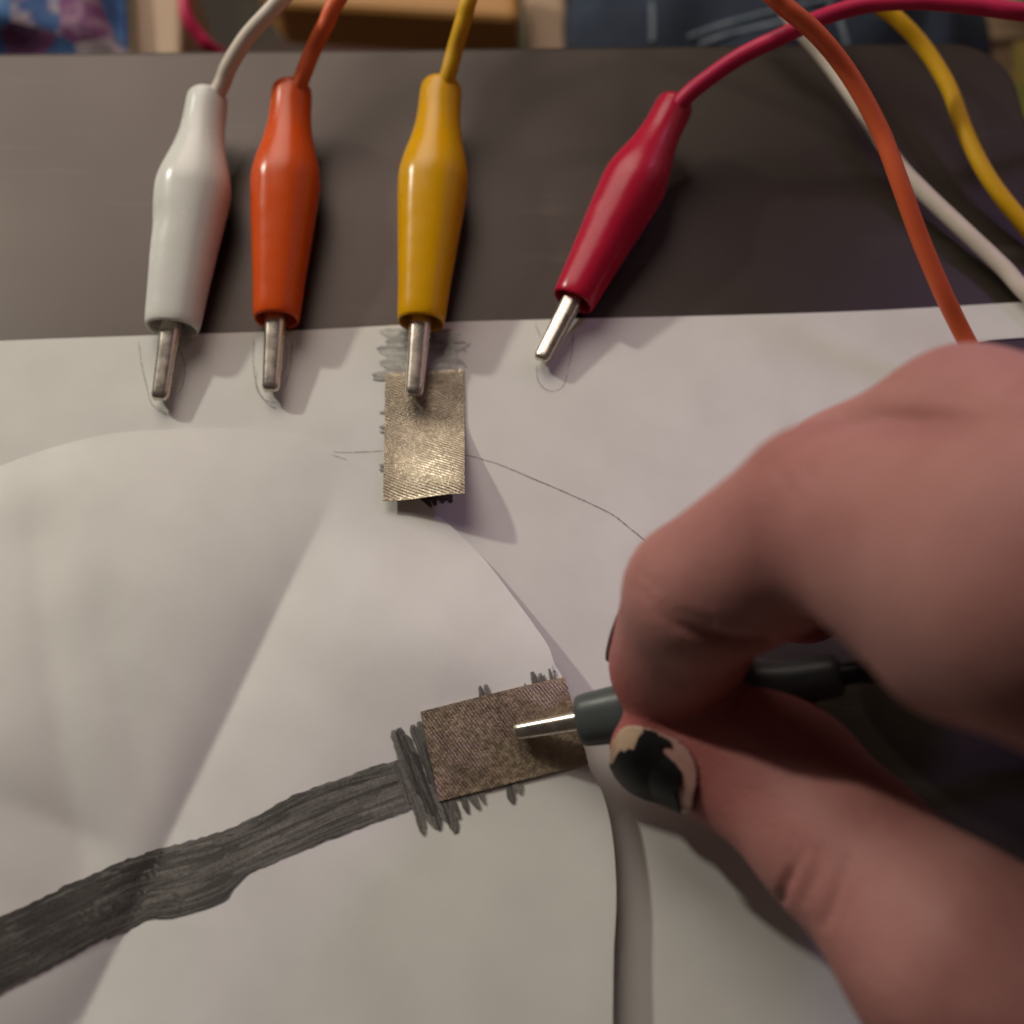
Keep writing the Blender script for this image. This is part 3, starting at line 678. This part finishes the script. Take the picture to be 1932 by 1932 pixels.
def multi(name, stops, scale, rough=.8):
    m, nt, b = new_mat(name); v = coords(nt); vo = N(nt, 'ShaderNodeTexVoronoi'); vo.inputs['Scale'].default_value = scale; vo.inputs['Randomness'].default_value = 1
    mxv = N(nt, 'ShaderNodeMix', data_type='RGBA'); mxv.inputs[0].default_value = .12; nt.links.new(v, mxv.inputs[6])
    nn = N(nt, 'ShaderNodeTexNoise'); nn.inputs['Scale'].default_value = scale * 1.5; nt.links.new(v, nn.inputs['Vector']); nt.links.new(nn.outputs['Color'], mxv.inputs[7])
    nt.links.new(v, vo.inputs['Vector']); sp = N(nt, 'ShaderNodeSeparateColor'); nt.links.new(vo.outputs['Color'], sp.inputs[0])
    ad = N(nt, 'ShaderNodeMath', operation='MULTIPLY_ADD'); nt.links.new(noise(nt, v, scale * 2.2, 3), ad.inputs[0]); ad.inputs[1].default_value = .5; nt.links.new(sp.outputs[0], ad.inputs[2])
    su = N(nt, 'ShaderNodeMath', operation='SUBTRACT'); nt.links.new(ad.outputs[0], su.inputs[0]); su.inputs[1].default_value = .25
    r = ramp(nt, su.outputs[0], stops); nt.links.new(r.outputs[0], b.inputs['Base Color']); b.inputs['Roughness'].default_value = rough
    bump(nt, b, noise(nt, v, 900, 3), .4, 5e-4); return m
fl = [W(-1500, -900, -160), W(3400, -900, -160), (400, -400, -160), (-400, -400, -160)]
fo = mesh('floor', [(-900, -500, -160), (900, -500, -160), (900, 900, -160), (-900, 900, -160)], [(0, 1, 2, 3)], noisy('carpet', (.16, .10, .055), (.24, .155, .09), 60, .9, .5, 1e-3))
tag(fo, kind='structure')
blob_sheet('patterned_cloth', [(-120, -90), (232, -90), (246, 120), (-120, 120)], -30, multi('purple_blue_print', [(.0, (.05, .012, .05)), (.25, (.16, .04, .14)), (.42, (.42, .34, .36)), (.55, (.02, .06, .20)), (.72, (.05, .16, .36)), (.86, (.45, .36, .30)), (.97, (.5, .25, .02))], 85), 3, 3,
           lab='purple, blue and white patterned cloth behind the board at far left', cat='cloth')
def block(name, px, z0, z1, mat, lab, cat, bev=1.5):
    """upright-sided block: footprint from four picture positions at its top height"""
    c = [W(u, v, z1) for u, v in px]; V = [p for p in c] + [p - np.array([0, 0, z1 - z0]) for p in c]
    o = mesh(name, V, [(0, 3, 2, 1), (4, 5, 6, 7), (0, 1, 5, 4), (1, 2, 6, 5), (2, 3, 7, 6), (3, 0, 4, 7)], mat, smooth=False)
    b = o.modifiers.new('bevel', 'BEVEL'); b.width = bev * MM; b.segments = 3; b.limit_method = 'NONE'
    return tag(o, lab, cat)
wood = noisy('pale_wood', (.34, .23, .14), (.44, .31, .20), 30, .6, .2, 3e-4, vscale=(1, .15, 1))
block('wooden_strip', [(244, -110), (346, -110), (344, 125), (250, 125)], -60, -35, wood, 'pale beige wooden strip standing between cloth and dark gap', 'wood')
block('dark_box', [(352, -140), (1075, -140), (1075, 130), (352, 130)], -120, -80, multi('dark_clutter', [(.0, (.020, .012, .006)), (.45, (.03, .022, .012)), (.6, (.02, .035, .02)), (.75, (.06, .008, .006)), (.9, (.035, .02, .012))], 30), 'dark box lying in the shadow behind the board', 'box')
block('orange_wooden_bar', [(470, -70), (975, -80), (982, 36), (520, 8)], -62, -48, noisy('orange_wood', (.42, .20, .05), (.52, .27, .08), 40, .5, .2, 3e-4, vscale=(.2, 1, 1)), 'orange brown wooden bar behind the board at the top', 'wood', 2.5)
tube('red_cable', [W(338, -60, -30), W(347, -10, -30), W(352, 30, -31), (W(372, 62, -33)), W(405, 96, -36), W(470, 140, -45)], 1.5, M['w_red']).update_tag()
tag(bpy.data.objects['red_cable'], 'short bend of crimson cable behind the board next to the wooden strip', 'cable')
# jeans: two rounded folds of denim with pale stitched seams
def denim():
    m, nt, b = new_mat('denim'); v = coords(nt)
    r = ramp(nt, noise(nt, v, 38, 5, .6), [(.3, (.007, .010, .020)), (.55, (.016, .026, .050)), (.75, (.045, .065, .105))]); nt.links.new(r.outputs[0], b.inputs['Base Color'])
    b.inputs['Roughness'].default_value = .9; bump(nt, b, noise(nt, coords(nt, (1, 2.5, 1)), 1300, 3), .6, 5e-4); return m
dm = denim()
def leg_part(parent):
    path = catmull([W(1020, 120, -58), W(1130, 50, -46), W(1300, 25, -40), W(1500, 15, -38), W(1680, 20, -40), W(1800, 50, -44), W(1885, 100, -52), W(1930, 170, -66)], 12)
    V, Fc = [], []; ns = 36; n = len(path)
    for i, p in enumerate(path):
        t = i / (n - 1); r = 8 + 25 * math.sin(math.pi * min(1, max(0, t))) ** .6
        for k in range(ns):
            a = 2 * math.pi * k / ns; f = 1 + .05 * math.sin(7 * t * 6 + 2 * a) + .035 * math.sin(23 * t + 5 * a)
            V.append(p + np.array([0, 10 + r * 1.25 * math.cos(a) * f, r * .8 * math.sin(a) * f - 22]) - 0)
    for i in range(n - 1):
        for k in range(ns): Fc.append((i * ns + k, i * ns + (k + 1) % ns, (i + 1) * ns + (k + 1) % ns, (i + 1) * ns + k)[::-1])
    Fc.append(tuple(range(ns))); Fc.append(tuple(range((n - 1) * ns, n * ns))[::-1])
    o = mesh('denim_jeans', V, Fc, dm); return o
jn = leg_part(None); tag(jn, 'dark blue denim jeans leg bulging up behind the board at the top right', 'jeans')
jb = BVHTree.FromPolygons([v.co for v in jn.data.vertices], [p.vertices[:] for p in jn.data.polygons])
sm = noisy('pale_seam', (.10, .13, .17), (.20, .23, .27), 200, .9, .4, 3e-4)
for ln in ([(1300, 72), (1360, 50), (1450, 25), (1540, 5), (1620, -12)], [(1320, 84), (1390, 62), (1480, 42), (1560, 26), (1650, 8)], [(1565, 10), (1585, 40), (1600, 90)], [(1230, 5), (1232, 40), (1232, 80)]):
    pts = []
    for u, v in ln:
        d = CF + np.array([(u - 966) / FPX, 0, 0]) - CU * (v - 966) / FPX; d /= np.linalg.norm(d)
        h = jb.ray_cast(Vector(CP * MM), Vector(d), 2)
        if h[0]: pts.append(np.array(h[0]) / MM)
    if len(pts) > 2: tube('seam', pts, .7, sm, jn, 8)
block('tan_box', [(985, -90), (1062, -90), (1075, 110), (1000, 110)], -75, -60, wood, 'tan blurred box edge between orange bar and jeans', 'box')
blob_sheet('yellow_green_cloth', [(1915, 78), (2080, 78), (2080, 260), (1900, 260)], -70, multi('yellow_green_print', [(.0, (.30, .22, .05)), (.4, (.38, .34, .06)), (.7, (.20, .24, .05)), (.95, (.45, .38, .22))], 70), 2, 5, lab='yellow green cloth beyond the rounded board corner', cat='cloth')
blob_sheet('beige_cloth', [(1780, -90), (2080, -90), (2080, 74), (1780, 74)], -100, noisy('beige_cloth', (.33, .22, .13), (.42, .29, .18), 60, .9, .4, 5e-4), 3, 6, lab='beige cloth behind the jeans in the top right corner', cat='cloth')
